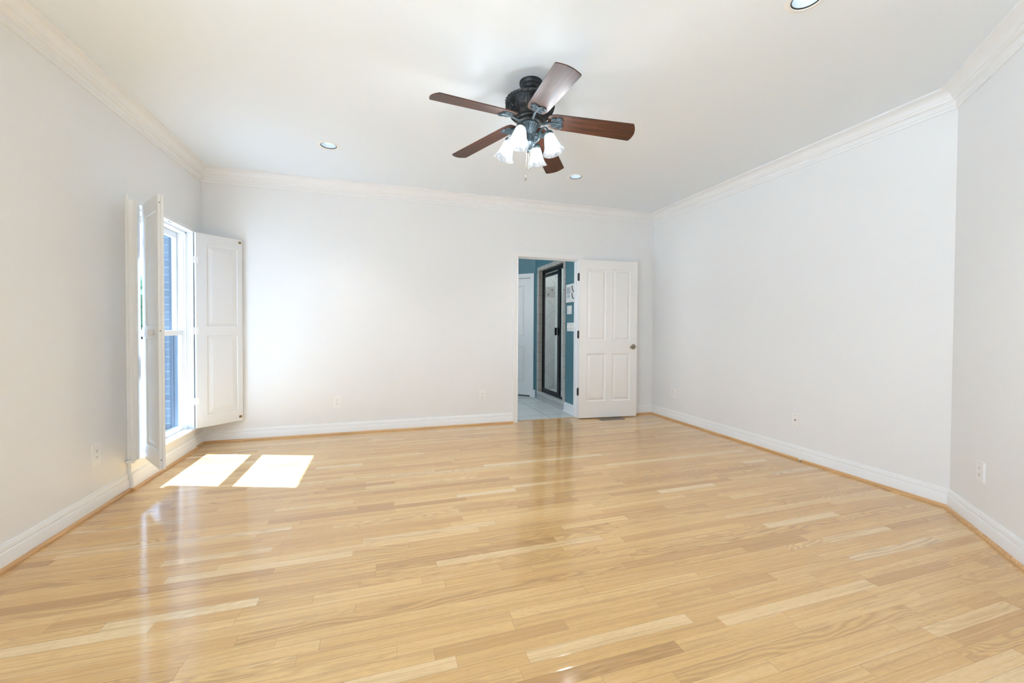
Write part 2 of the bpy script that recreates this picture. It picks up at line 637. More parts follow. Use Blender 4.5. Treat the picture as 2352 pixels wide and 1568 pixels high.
def slab(bm, w, h, th, panels, loops, both=True):
    """door/shutter leaf in its own frame: x 0..w, z 0..h, front face y=0 looking to -y, back y=th; panels = rects with a moulded profile."""
    xs = sorted({0, w, *[p[0] for p in panels], *[p[1] for p in panels]})
    zs = sorted({0, h, *[p[2] for p in panels], *[p[3] for p in panels]})
    for y, s in ((0, 1), (th, -1)):
        for xa, xb in zip(xs, xs[1:]):
            for za, zb in zip(zs, zs[1:]):
                cx, cz = (xa + xb) / 2, (za + zb) / 2
                if any(p[0] < cx < p[1] and p[2] < cz < p[3] for p in panels):
                    continue
                bm.faces.new([bm.verts.new(q) for q in ((xa, y, za), (xb, y, za), (xb, y, zb), (xa, y, zb))])
        for p in panels:
            prev = None
            for ins, dep in loops:
                x0, x1, z0, z1 = p[0] + ins, p[1] - ins, p[2] + ins, p[3] - ins
                yy = y + s * dep
                cur = [bm.verts.new(q) for q in ((x0, yy, z0), (x1, yy, z0), (x1, yy, z1), (x0, yy, z1))]
                if prev:
                    for k in range(4):
                        bm.faces.new((prev[k], prev[(k + 1) % 4], cur[(k + 1) % 4], cur[k]))
                prev = cur
            bm.faces.new(prev)
    for xa, xb in zip(xs, xs[1:]):
        for z in (0, h):
            bm.faces.new([bm.verts.new(q) for q in ((xa, 0, z), (xb, 0, z), (xb, th, z), (xa, th, z))])
    for za, zb in zip(zs, zs[1:]):
        for x in (0, w):
            bm.faces.new([bm.verts.new(q) for q in ((x, 0, za), (x, 0, zb), (x, th, zb), (x, th, za))])
    return bm


def holed_wall(axis, c0, c1, a0, a1, z0, z1, holes):
    """wall with thickness c0..c1 on one axis ('x' or 'y'), spanning a0..a1 along the other, with rectangular openings (a, a, z, z)."""
    bm = bmesh.new()
    A = sorted({a0, a1, *[h[0] for h in holes], *[h[1] for h in holes]})
    Z = sorted({z0, z1, *[h[2] for h in holes], *[h[3] for h in holes]})

    def inside(a, z):
        return a0 < a < a1 and z0 < z < z1 and not any(h[0] < a < h[1] and h[2] < z < h[3] for h in holes)

    def v(c, a, z):
        return bm.verts.new((c, a, z) if axis == 'x' else (a, c, z))
    for i in range(len(A) - 1):
        for j in range(len(Z) - 1):
            am, zm = (A[i] + A[i + 1]) / 2, (Z[j] + Z[j + 1]) / 2
            if not inside(am, zm):
                continue
            for c in (c0, c1):
                bm.faces.new((v(c, A[i], Z[j]), v(c, A[i + 1], Z[j]), v(c, A[i + 1], Z[j + 1]), v(c, A[i], Z[j + 1])))
            da, dz = 1e-4, 1e-4
            for aa, pos in ((A[i] - da, A[i]), (A[i + 1] + da, A[i + 1])):
                if not inside(aa, zm):
                    bm.faces.new((v(c0, pos, Z[j]), v(c1, pos, Z[j]), v(c1, pos, Z[j + 1]), v(c0, pos, Z[j + 1])))
            for zz, pos in ((Z[j] - dz, Z[j]), (Z[j + 1] + dz, Z[j + 1])):
                if not inside(am, zz):
                    bm.faces.new((v(c0, A[i], pos), v(c1, A[i], pos), v(c1, A[i + 1], pos), v(c0, A[i + 1], pos)))
    return bm


# ------------------------------------------------------------------ floor (strips of oak along x)
BW = 0.0555


def build_floor():
    bm = bmesh.new()
    ua = bm.loops.layers.uv.new('near_edges')
    ub = bm.loops.layers.uv.new('far_edges')
    cl = bm.loops.layers.float_color.new('board')
    rnd = random.Random(11)
    y = YR
    x0, x1 = XL, XR
    while y < YB + 0.12:
        x = x0 - rnd.random() * 0.9
        yt = y + BW
        while x < x1:
            ln = rnd.choice((rnd.uniform(0.22, 0.55), rnd.uniform(0.4, 1.0), rnd.uniform(0.7, 1.5)))
            xa, xb = max(x, x0), min(x + ln, x1)
            if xb - xa > 1e-3 and y < YB + 0.12:
                r1 = min(1, max(0, rnd.gauss(0.52, 0.23)))
                r2, r3 = rnd.random(), rnd.random()
                f = bm.faces.new([bm.verts.new(q) for q in ((xa, y, 0), (xb, y, 0), (xb, yt, 0), (xa, yt, 0))])
                for lp in f.loops:
                    px, py = lp.vert.co.x, lp.vert.co.y
                    lp[ua].uv = (px - x, py - y)
                    lp[ub].uv = (x + ln - px, yt - py)
                    lp[cl] = (r1, r2, r3, 1)
            x += ln
        y = yt
    return bm


fb = build_floor()
# close the slab below and trim it to the doorway line
geom = fb.verts[:] + fb.edges[:] + fb.faces[:]
bmesh.ops.bisect_plane(fb, geom=geom, plane_co=(0, YB + 0.045, 0), plane_no=(0, 1, 0), clear_outer=True)
me = bpy.data.meshes.new('floor')
bmesh.ops.remove_doubles(fb, verts=fb.verts, dist=1e-5)
bmesh.ops.recalc_face_normals(fb, faces=fb.faces)
fb.to_mesh(me)
fb.free()
floor = bpy.data.objects.new('floor', me)
me.materials.append(OAK)
COL.objects.link(floor)
struct(floor, 'honey coloured glossy oak strip floor of the empty room', 'floor')

# ceiling, with round holes cut for the three downlights
CANS = [(-0.452, 3.850), (1.893, 3.845), (1.916, 1.456)]


def disc_hole_ceiling():
    bm = bmesh.new()
    rh, hs, seg = 0.066, 0.12, 32
    xs = sorted({XL - WT, XR + WT, *[c[0] - hs for c in CANS], *[c[0] + hs for c in CANS]})
    ys = sorted({YR - WT, YB + WT, *[c[1] - hs for c in CANS], *[c[1] + hs for c in CANS]})
    for xa, xb in zip(xs, xs[1:]):
        for ya, yb in zip(ys, ys[1:]):
            cx, cy = (xa + xb) / 2, (ya + yb) / 2
            hit = [c for c in CANS if xa - 1e-6 <= c[0] - hs and False or (abs(c[0] - cx) < hs and abs(c[1] - cy) < hs)]
            if not hit:
                bm.faces.new([bm.verts.new(q) for q in ((xa, ya, H), (xb, ya, H), (xb, yb, H), (xa, yb, H))])
    for c in CANS:
        inner, outer = [], []
        for k in range(seg):
            a = 2 * PI * k / seg
            ca, sa = math.cos(a), math.sin(a)
            s = hs / max(abs(ca), abs(sa))
            inner.append(bm.verts.new((c[0] + rh * ca, c[1] + rh * sa, H)))
            outer.append(bm.verts.new((c[0] + s * ca, c[1] + s * sa, H)))
        for k in range(seg):
            j = (k + 1) % seg
            bm.faces.new((inner[k], inner[j], outer[j], outer[k]))
    return bm


o = link('ceiling', disc_hole_ceiling(), CEILP)
struct(o, 'flat white painted ceiling with crown moulding around it', 'ceiling')
o = link('ceiling_deck', box(XL - 0.3, XR + 0.4, YR - 0.3, 8.4, H + 0.2, H + 0.3), CEILP)
struct(o, 'deck above the ceiling of the house', 'ceiling')

# ------------------------------------------------------------------ walls
WY0, WY1, WZ0, WZ1 = 3.575, 4.49, 0.195, 2.03          # window opening in the left wall
DX0, DX1, DZ1 = 1.585, 2.403, 2.045                    # doorway in the back wall
RW = []
LW = [(-1.62, -0.75, 0.2, 2.5), (-0.63, 0.24, 0.2, 2.5), (0.36, 1.23, 0.2, 2.5)]  # added openings out of view that let in light
o = link('wall_left', holed_wall('x', XL - WT, XL, YR - WT, YB, 0, H + 0.2, [(WY0, WY1, WZ0, WZ1)] + LW), WALLP)
struct(o, 'white painted left wall with the shuttered window in it', 'wall')
o = link('wall_back', holed_wall('y', YB, YB + WT, XL - WT, XR + WT, 0, H + 0.2, [(DX0 - 0.02, DX1 + 0.02, -1, DZ1 + 0.02)]), WALLP)
struct(o, 'white painted far wall with the open doorway in it', 'wall')
o = link('wall_right', box(XR, XR + WT, YC, YB, 0, H + 0.2), WALLP)
struct(o, 'long white painted right wall', 'wall')
bm = bmesh.new()
sweep((XR, YC), (X2, Y2), [(0, 0), (0, H + 0.2), (-WT, H + 0.2), (-WT, 0)], 1 / math.tan(rad(67.5)), 0, bm)
o = link('wall_corner', bm, WALLP)
struct(o, 'white wall set at an angle after the long right wall', 'wall')
o = link('wall_rear_right', box(X2, X2 + WT, YR, Y2, 0, H + 0.2), WALLP)
struct(o, 'white side wall behind the photographer', 'wall')
o = link('wall_rear', holed_wall('y', YR - WT, YR, XL - WT, X2 + WT, 0, H + 0.2, RW), WALLP)
struct(o, 'white wall behind the photographer', 'wall')

# ------------------------------------------------------------------ crown, baseboard, shoe moulding
ZC = 2.590
CROWN = [(0, H)] + [(a, ZC + z) for a, z in ((0, 0), (0.009, 0), (0.0095, 0.016), (0.0075, 0.018), (0.0075, 0.021), (0.0115, 0.024), (0.0115, 0.050),
         (0.0145, 0.054), (0.022, 0.056), (0.028, 0.060), (0.032, 0.067), (0.033, 0.072), (0.037, 0.073))]
for k in range(1, 9):                     # the cove
    a = k / 9 * PI / 2
    CROWN.append((0.037 + 0.046 * (1 - math.cos(a)), ZC + 0.073 + 0.043 * math.sin(a)))
CROWN += [(0.083, ZC + 0.117), (0.087, ZC + 0.119), (0.095, ZC + 0.121), (0.095, H)]
BASE = [(0, 0), (0.0145, 0), (0.0145, 0.079), (0.013, 0.0825), (0.0095, 0.084), (0.0095, 0.0875), (0.0115, 0.090), (0.0105, 0.104),
        (0.0085, 0.111), (0.0062, 0.113), (0.0068, 0.1165), (0.0055, 0.1205), (0.0025, 0.1214), (0, 0.1214)]
SHOE = [(0, 0), (0.019, 0), (0.0185, 0.006), (0.0165, 0.0105), (0.0135, 0.0145), (0.009, 0.0175), (0.003, 0.019), (0, 0.019)]
NAMES = ['back', 'right', 'corner', 'rear_right', 'rear', 'left']
WORDS = {'back': 'the far wall with the doorway', 'right': 'the long right wall', 'corner': 'the angled wall at the right',
         'rear_right': 'the side wall behind the photographer', 'rear': 'the wall behind the photographer', 'left': 'the window wall on the left'}
for i, nm in enumerate(NAMES):
    P, Q = POLY[i], POLY[(i + 1) % 6]
    o = link('trim_%d' % (i + 1), sweep(P, Q, CROWN, mitre(i), mitre((i + 1) % 6)), TRIMP, smooth=25)
    struct(o, 'white crown moulding along ' + WORDS[nm], 'crown moulding')
    cuts = [(P, Q, mitre(i), mitre((i + 1) % 6))]
    if nm == 'back':
        cuts = [(P, (1.521, YB), mitre(i), 0), ((2.4685, YB), Q, 0, mitre(1))]
    if nm == 'left':
        cuts = [(P, (XL, 3.528), mitre(i), 0), ((XL, 4.552), Q, 0, mitre(0))]
    bm = bmesh.new()
    for a, b, ma, mb in cuts:
        sweep(a, b, BASE, ma, mb, bm)
    o = link('baseboard_' + nm, bm, TRIMP, smooth=25)
    struct(o, 'white moulded baseboard along ' + WORDS[nm], 'baseboard')
    bm = bmesh.new()
    t = 0.0145
    for a, b, ma, mb in cuts:
        d = (Vector(b) - Vector(a)).normalized()
        nn = Vector((d.y, -d.x))
        A = Vector(a) + nn * t + d * t * ma
        B = Vector(b) + nn * t - d * t * mb
        sweep(A, B, SHOE, ma, mb, bm)
    if nm == 'left':
        sweep((XL + 0.036, 3.516), (XL + 0.036, 4.566), SHOE, 0, 0, bm)
    o = link('trim_%d' % (i + 7), bm, SHOEY if nm in ('left', 'right', 'rear_right') else SHOEX, smooth=30)
    struct(o, 'oak shoe moulding at the floor along ' + WORDS[nm], 'shoe moulding')

# ------------------------------------------------------------------ window in the left wall
win = thing('window_1', 'white double-hung window behind the open shutters in the left wall', 'window', kind='structure')


def frame_bm(x0, x1, yo0, yo1, zo0, zo1, yi0, yi1, zi0, zi1, bev=0.0):
    bm = bmesh.new()
    add_box(bm, x0, x1, yo0, yi0, zo0, zo1, bev)
    add_box(bm, x0, x1, yi1, yo1, zo0, zo1, bev)
    add_box(bm, x0, x1, yi0, yi1, zi1, zo1, bev)
    if zi0 > zo0:
        add_box(bm, x0, x1, yi0, yi1, zo0, zi0, bev)
    return bm


link('casing', frame_bm(XL, XL + 0.020, 3.530, 4.552, 0.215, 2.080, WY0, WY1, 0.215, WZ1, 0.003), TRIMP, win)
bm = bmesh.new()      # shutter frame standing out from the casing
prf = [(XL + 0.02, 3.536), (XL + 0.030, 3.538), (XL + 0.038, 3.545), (XL + 0.050, 3.545), (XL + 0.058, 3.541), (XL + 0.0666, 3.541), (XL + 0.0666, WY0), (XL + 0.02, WY0)]
lo = [bm.verts.new((x, y, 0.215)) for x, y in prf]
hi = [bm.verts.new((x, y, 2.046)) for x, y in prf]
for k in range(len(prf)):
    j = (k + 1) % len(prf)
    bm.faces.new((lo[k], lo[j], hi[j], hi[k]))
bm.faces.new(lo)
bm.faces.new(hi)
link('shutter_frame_stile', bm, TRIMP, win, smooth=30)
link('shutter_frame_stile', box(XL + 0.02, -1.684, WY1, 4.535, 0.215, 2.046, 0.002), TRIMP, win)
link('shutter_frame_head', box(XL + 0.02, -1.672, WY0, WY1, WZ1, 2.052, 0.002), TRIMP, win)
for yy in (4.065, 4.100):
    link('magnet', box(-1.70, -1.692, yy, yy + 0.016, WZ1 - 0.002, WZ1 + 0.001), DARK, win)
bm = bmesh.new()
add_box(bm, XL - WT, XL - 0.0005, WY0, WY1, 0.195, 0.215)
add_box(bm, XL + 0.0003, -1.672, 3.508, 4.572, 0.1951, 0.2155, 0.005)
link('sill', bm, TRIMP, win)
bm = bmesh.new()
add_box(bm, XL, XL + 0.022, 3.531, 4.551, 0.12, 0.195, 0.003)
link('apron', bm, TRIMP, win)
B2 = [(a + 0.0215 if k else 0, z) for k, (a, z) in enumerate(BASE)]
B2 = [(0, 0)] + [(a + 0.0215, z) for a, z in BASE[1:-1]] + [(0, BASE[-1][1])]
link('base_block', sweep((XL, 3.530), (XL, 4.552), B2), TRIMP, win, smooth=25)
# jamb liner with tracks
bm = bmesh.new()
for y0, y1 in ((WY0, WY0 + 0.012), (WY1 - 0.012, WY1)):
    add_box(bm, XL - 0.077, XL - 0.012, y0, y1, 0.215, WZ1)
for x in (XL - 0.030,):
    add_box(bm, x - 0.004, x + 0.004, WY0 + 0.012, WY0 + 0.020, 0.215, WZ1)
    add_box(bm, x - 0.004, x + 0.004, WY1 - 0.020, WY1 - 0.012, 0.215, WZ1)
add_box(bm, XL - 0.118, XL - 0.012, WY0, WY1, WZ1 - 0.016, WZ1)
link('jamb_liner', bm, VINYL, win)
bm = bmesh.new()
for y0, y1 in ((WY0, WY0 + 0.012), (WY1 - 0.012, WY1)):
    add_box(bm, XL - 0.118, XL - 0.077, y0, y1, 0.215, WZ1)
for x in (XL - 0.1135,):
    add_box(bm, x - 0.004, x + 0.004, WY0 + 0.012, WY0 + 0.020, 0.215, WZ1)
    add_box(bm, x - 0.004, x + 0.004, WY1 - 0.020, WY1 - 0.012, 0.215, WZ1)
q = link('outer_jamb', bm, EXTJ, win)
q['label'] = 'outer jamb with blue-grey shade put into its colour'
GY0, GY1 = 3.612, 4.453


def sash(name, xg, z0, z1, gz0, gz1):
    s = link(name, frame_bm(xg - 0.017, xg + 0.017, WY0 + 0.013, WY1 - 0.013, z0, z1, GY0, GY1, gz0, gz1, 0.003), VINYL, win)
    link('pane', box(xg - 0.016, xg - 0.013, GY0, GY1, gz0, gz1), PANEB, s)
    return s


sl = sash('lower_sash', XL - 0.051, 0.216, 1.125, 0.250, 1.080)
su = sash('upper_sash', XL - 0.094, 1.080, 2.012, 1.125, 1.962)
link('sash_lock', box(XL - 0.060, XL - 0.040, 4.02, 4.07, 1.125, 1.137, 0.003), VINYL, sl)
link('exterior_frame', frame_bm(XL - WT - 0.022, XL - WT, WY0 - 0.03, WY1 + 0.03, 0.16, WZ1 + 0.05, WY0 + 0.008, WY1 - 0.008, 0.20, WZ1 - 0.010), EXTF, win)

# ------------------------------------------------------------------ shutters
PL = [(0, 0), (0.0035, 0.0075), (0.008, 0.0080), (0.048, 0.0015)]


def shutter(hinge, free, zb, zt, th, side, label, knobs, catches):
    hx, hy = hinge
    dx, dy = free[0] - hx, free[1] - hy
    w = math.hypot(dx, dy)
    rz = math.atan2(dy, dx)
    t = thing('window_shutter', label, 'shutter', (hx, hy, zb), rz, 'pair of window shutters')
    h = zt - zb
    if side > 0:      # visible face looks to local -y
        y0 = 0.0
    else:
        y0 = 0.0
    sw = 0.088
    z1 = 0.545 * h
    bm = slab(bmesh.new(), w, h, th, [(sw, w - 0.045, 0.115, 0.475 * h), (sw, w - 0.045, 0.525 * h, h - 0.100)], PL)
    if side < 0:      # the leaf lies on the other side of the hinge line
        for v in bm.verts:
            v.co.y = v.co.y
    leaf = link('leaf', bm, SHUTP, t)
    bm = box(w, w + 0.007, th * 0.52, th, 0.0, h - 0.006)
    link('rebate_strip', bm, SHUTP, leaf)
    for z in ((h - 0.055, 0.5 * h + 0.01, 0.062) if knobs else ()):
        link('magnet', lathe([(0, 0), (0.0042, 0), (0.0042, 0.0012), (0.003, 0.0016), (0, 0.0010)], 14,
                             M4=Matrix.Translation((w - 0.0002, th * 0.32, z)) @ Matrix.Rotation(PI / 2, 4, 'Y'), cap=False), VENTM, t)
    for zz in (0.14, 0.50, 0.86):
        z = zz * h
        hb = bmesh.new()
        add_tube(hb, [(-0.006, 0.002, z - 0.032), (-0.006, 0.002, z + 0.032)], 0.0045, 8)
        add_box(hb, -0.005, 0.016, -0.0015, 0.0, z - 0.032, z + 0.032)
        add_box(hb, -0.026, -0.007, 0.001, 0.003, z - 0.032, z + 0.032)
        link('hinge', hb, VINYL, t, smooth=40)
    for x in knobs:
        link('knob', lathe([(0.008, 0), (0.006, 0.008), (0.016, 0.012), (0.0195, 0.018), (0.016, 0.024), (0, 0.027)], 20,
                           M4=Matrix.Translation((x, 0, 0.5 * h)) @ Matrix.Rotation(PI / 2, 4, 'X'), cap=False), SHUTP, t, smooth=40)
    for z in catches:
        link('catch', box(w - 0.036, w - 0.010, -0.003, 0.0, z, z + 0.022, 0.001), BRASS, t)
    return t


# left leaf: seen on the face that looks to the left wall; its free edge points at the viewer
shutter((-1.655, 3.590), (-1.412, 3.245), 0.212, 2.026, 0.030, 1,
        'white panelled shutter seen nearly edge-on, with two round knobs, nearer the viewer', (0.12 + 0.155, 0.12 + 0.215), ())
shutter((-1.652, 4.462), (-1.362, 4.744), 0.216, 2.030, 0.028, 1,
        'white panelled shutter opened flat toward the far wall, brass catches at its free edge', (), (0.03, 1.775))

# ------------------------------------------------------------------ doorway and door in the far wall
dr = thing('door_1', 'open white four-panel door and cased doorway in the far wall', 'door', kind='structure')
CAS = [(0, 0), (0, 0.012), (0.008, 0.016), (0.014, 0.013), (0.035, 0.015), (0.050, 0.019), (0.0635, 0.019), (0.0635, 0)]   # (out from the opening, off the wall)


def casing_bm(x0, x1, z1, yw, sgn, prof):
    bm = bmesh.new()
    P = []
    for a, t in prof:
        y = yw - sgn * t
        P.append([bm.verts.new(q) for q in ((x0 - a, y, 0), (x0 - a, y, z1 + a), (x1 + a, y, z1 + a), (x1 + a, y, 0))])
    for i in range(len(prof) - 1):
        for k in range(3):
            bm.faces.new((P[i][k], P[i][k + 1], P[i + 1][k + 1], P[i + 1][k]))
    for k in (0, 3):
        bm.faces.new([p[k] for p in P])
    return bm


link('casing', casing_bm(DX0, DX1, DZ1, YB, 1, CAS), TRIMP, dr, smooth=20)
bm = bmesh.new()
add_box(bm, DX0 - 0.02, DX0, YB, YB + WT, 0, DZ1 + 0.02)
add_box(bm, DX1, DX1 + 0.02, YB, YB + WT, 0, DZ1 + 0.02)
add_box(bm, DX0, DX1, YB, YB + WT, DZ1, DZ1 + 0.02)
add_box(bm, DX0, DX0 + 0.011, YB + 0.04, YB + 0.075, 0, DZ1)
add_box(bm, DX1 - 0.011, DX1, YB + 0.04, YB + 0.075, 0, DZ1)
add_box(bm, DX0 + 0.011, DX1 - 0.011, YB + 0.04, YB + 0.075, DZ1 - 0.011, DZ1)
link('jamb', bm, TRIMP, dr)
link('threshold_or_shade', box(DX0, DX1, YB + 0.03, YB + 0.06, -0.01, 0.004, 0.003), SHOEX, dr)
P0, P1 = Vector((2.3920, 4.7240)), Vector((3.1975, 4.6495))
dw = (P1 - P0).length
hz = math.atan2(P1.y - P0.y, P1.x - P0.x)
DP = [(0.104, 0.366, 0.222, 0.838), (0.458, 0.712, 0.222, 0.838), (0.104, 0.366, 1.005, 1.930), (0.458, 0.712, 1.005, 1.930)]
DL = [(0, 0), (0.003, 0.007), (0.012, 0.012), (0.019, 0.012), (0.043, 0.003), (0.046, 0.0025)]
DP = [(a - 0.0, b, c - 0.012, d - 0.012) for a, b, c, d in DP]
bm = slab(bmesh.new(), dw, 2.031, 0.035, DP, DL)
leaf = link('door_leaf', bm, DOORP, dr)
leaf.location = (P0.x, P0.y, 0.012)
leaf.rotation_euler = (0, 0, hz)
for zz in (0.353, 1.086, 1.821):
    z = zz - 0.012
    hb = bmesh.new()
    add_tube(hb, [(-0.012, 0.0, z - 0.052), (-0.012, 0.0, z - 0.046), (-0.012, 0.0, z + 0.046), (-0.012, 0.0, z + 0.052)], [0.004, 0.0075, 0.0075, 0.004], 12)
    add_box(hb, -0.012, 0.006, 0.001, 0.004, z - 0.045, z + 0.045)
    add_box(hb, -0.026, -0.012, 0.002, 0.006, z - 0.045, z + 0.045)
    q = link('hinge', hb, HINGE, leaf, smooth=40)
    q['label'] = 'dark bronze hinge'
hb = bmesh.new()
MH = Matrix.Translation((0.757, 0, 0.916)) @ Matrix.Rotation(PI / 2, 4, 'X')
add_lathe(hb, [(0.0, -0.001), (0.034, -0.001), (0.0345, 0.004), (0.031, 0.008), (0.024, 0.009), (0.019, 0.012), (0.012, 0.014), (0.0115, 0.035), (0.014, 0.042), (0.013, 0.050), (0, 0.052)], 32, M4=MH, cap=False)
pts = smoothpath([(0.757, -0.043, 0.916), (0.735, -0.046, 0.920), (0.715, -0.047, 0.924), (0.698, -0.047, 0.921), (0.688, -0.047, 0.911), (0.686, -0.046, 0.902), (0.690, -0.046, 0.897)], 5)
add_tube(hb, pts, [0.0085 - 0.0055 * k / (len(pts) - 1) for k in range(len(pts))], 10)
q = link('door_handle', hb, NICKEL, leaf, smooth=40)
q['label'] = 'brushed nickel lever handle with round rose'

# ------------------------------------------------------------------ wall plates


def plate_root(name, label, cat, loc, rz, group):
    return thing(name, label, cat, loc, rz, group)


def plate_mesh(w, h, d=0.007):
    bm = bmesh.new()
    add_box(bm, -w / 2, w / 2, -d, 0, -h / 2, h / 2)
    es = [e for e in bm.edges if all(v.co.y < -d / 2 for v in e.verts)]
    bmesh.ops.bevel(bm, geom=es, offset=0.004, segments=2, affect='EDGES')
    return bm


def outlet(loc, rz, w, h, label):
    t = thing('wall_outlet', label, 'outlet', loc, rz, 'duplex outlets around the room')
    link('cover_plate', plate_mesh(w, h), PLATE, t)
    for s in (1, -1):
        zc = s * 0.0195
        bm = bmesh.new()
        ring = []
        for y in (-0.006, -0.0085):
            r = []
            for k in range(24):
                a = 2 * PI * k / 24
                x = 0.0165 * math.cos(a)
                z = max(-0.0125, min(0.0125, 0.0165 * math.sin(a)))
                r.append(bm.verts.new((x, y, zc + z)))
            ring.append(r)
        for k in range(24):
            bm.faces.new((ring[0][k], ring[0][(k + 1) % 24], ring[1][(k + 1) % 24], ring[1][k]))
        bm.faces.new(ring[1])
        r_ = link('receptacle', bm, PLATE, t)
        for x, hh in ((-0.0063, 0.0085), (0.0063, 0.007)):
            link('slot', box(x - 0.0012, x + 0.0012, -0.0090, -0.0080, zc + 0.003 - hh / 2, zc + 0.003 + hh / 2), DARK, r_)
        link('slot', lathe([(0, -0.0005), (0.0026, -0.0005), (0.0026, 0.0005), (0, 0.0005)], 10, M4=Matrix.Translation((0, -0.0085, zc - 0.0075)) @ Matrix.Rotation(PI / 2, 4, 'X'), cap=False), DARK, r_)
    link('screw', lathe([(0, -0.001), (0.003, -0.001), (0.0025, 0.001), (0, 0.0015)], 10, M4=Matrix.Translation((0, -0.007, 0)) @ Matrix.Rotation(PI / 2, 4, 'X'), cap=False), PLATE, t)
    return t


outlet((-0.483, YB, 0.353), 0, 0.080, 0.129, 'white outlet on the far wall, the one nearer the shutters')
outlet((1.1375, YB, 0.352), 0, 0.078, 0.130, 'white outlet on the far wall, the one nearer the doorway')
outlet((XR, 4.3556, 0.348), -PI / 2, 0.080, 0.116, 'white outlet on the long right wall close to the far corner')
outlet((3.2797, 1.4218, 0.349), -PI * 0.75, 0.080, 0.118, 'white outlet on the angled wall at the right edge')
outlet((XL, 3.2045, 0.354), PI / 2, 0.088, 0.142, 'white outlet on the left wall just before the window')
t = thing('cable_jack', 'white wall plate with one small round jack on the long right wall', 'wall plate', (XR, 2.725, 0.350), -PI / 2)
link('cover_plate', plate_mesh(0.072, 0.116), PLATE, t)
q = link('jack', lathe([(0, -0.001), (0.0062, -0.001), (0.0062, 0.003), (0.0045, 0.003), (0.0045, 0.011), (0.002, 0.011), (0, 0.010)], 16, M4=Matrix.Translation((0, -0.007, 0)) @ Matrix.Rotation(PI / 2, 4, 'X'), cap=False), NICKEL, t)
q['label'] = 'metal jack'
for s in (1, -1):
    link('screw', lathe([(0, -0.001), (0.0032, -0.001), (0.0025, 0.001), (0, 0.0015)], 10, M4=Matrix.Translation((0, -0.007, s * 0.042)) @ Matrix.Rotation(PI / 2, 4, 'X'), cap=False), VENTM, t)

# door stop at the right baseboard
t = thing('door_stop', 'small peg with pale tip standing at the foot of the right wall', 'door stop', (3.4945, 2.648, 0.0))
link('post', lathe([(0, 0), (0.0085, 0), (0.0085, 0.003), (0.005, 0.006), (0.005, 0.016), (0, 0.017)], 14, cap=False), NICKEL, t, smooth=40)
link('tip', lathe([(0, 0.0165), (0.0085, 0.0165), (0.009, 0.020), (0.009, 0.027), (0.006, 0.030), (0, 0.031)], 14, cap=False), PLATE, t, smooth=40)

# floor register behind the open door
t = thing('floor_register', 'brown metal floor vent partly under the open door', 'floor vent', (2.80, 4.612, 0.0))
bm = bmesh.new()
add_box(bm, -0.166, 0.166, -0.056, -0.044, 0.0005, 0.005)
add_box(bm, -0.166, 0.166, 0.044, 0.056, 0.0005, 0.005)
add_box(bm, -0.166, -0.150, -0.044, 0.044, 0.0005, 0.005)
add_box(bm, 0.150, 0.166, -0.044, 0.044, 0.0005, 0.005)
link('rim', bm, VENTM, t)
bm = bmesh.new()
for k in range(24):
    x = -0.150 + 0.3 * (k + 0.5) / 24
    add_box(bm, x - 0.0035, x + 0.0035, -0.044, 0.044, 0.0005, 0.0042)
for y in (-0.015, 0.015):
    add_box(bm, -0.150, 0.150, y - 0.002, y + 0.002, 0.0005, 0.0042)
link('grille', bm, VENTM, t)
link('duct', box(-0.150, 0.150, -0.044, 0.044, 0.0003, 0.0012), DARK, t)

# ------------------------------------------------------------------ recessed downlights
CL = ['recessed ceiling light nearest the window and shutters', 'recessed ceiling light behind the fan, toward the doorway',
      'recessed ceiling light cut by the top edge, above the right side']
for (x, y), lb in zip(CANS, CL):
    t = thing('recessed_light', lb, 'ceiling light', (x, y, H), 0, 'recessed ceiling lights')
    link('trim_ring', lathe([(0.0655, 0.002), (0.0645, -0.002), (0.068, -0.005), (0.080, -0.004), (0.090, -0.0005), (0.090, 0.0)], 48, cap=False), PLATE, t, smooth=40)
    link('gasket', lathe([(0.0635, 0.030), (0.0650, 0.030), (0.0650, -0.0015), (0.0600, -0.0015), (0.0600, 0.004)], 48, cap=False), DARK, t, smooth=40)
    link('reflector', lathe([(0.0600, 0.003), (0.059, 0.03), (0.056, 0.07), (0.052, 0.115), (0.050, 0.125), (0.0, 0.125)], 48, cap=False), SILVER, t, smooth=40)
    link('bulb', lathe([(0.0, 0.072), (0.028, 0.075), (0.040, 0.082), (0.042, 0.092), (0.03, 0.106), (0.0, 0.116)], 32, cap=False), CANL, t, smooth=40)
    ld = bpy.data.lights.new('downlight_beam', 'SPOT')
    ld.energy = 14
    ld.color = (0.97, 0.98, 1.0)
    ld.spot_size = rad(110)
    ld.spot_blend = 0.8
    ld.shadow_soft_size = 0.03
    lo_ = bpy.data.objects.new('downlight_beam', ld)
    COL.objects.link(lo_)
    lo_.parent = t
    lo_.location = (0, 0, -0.003)

# ------------------------------------------------------------------ ceiling fan
fan = thing('ceiling_fan', 'dark bronze ceiling fan with five brown blades and four lit glass shades', 'ceiling fan', (0.8981, 2.4747, H))
fan.rotation_euler = (-0.0044, 0.0378, 0)
link('canopy', lathe([(0.0, 0.004), (0.073, 0.004), (0.0735, -0.004), (0.073, -0.016), (0.067, -0.027), (0.061, -0.031), (0.060, -0.037), (0.056, -0.046), (0.044, -0.056), (0.034, -0.060), (0, -0.061)], 48, cap=False), BRONZE, fan, smooth=40)
link('downrod', lathe([(0.0, -0.055), (0.022, -0.055), (0.022, -0.085), (0.030, -0.089), (0.030, -0.102), (0, -0.102)], 24, cap=False), BRONZE, fan, smooth=40)


def rope(a, i):
    return 1 + (0.018 * math.cos(34 * a) if i in (4, 5, 6) else 0)


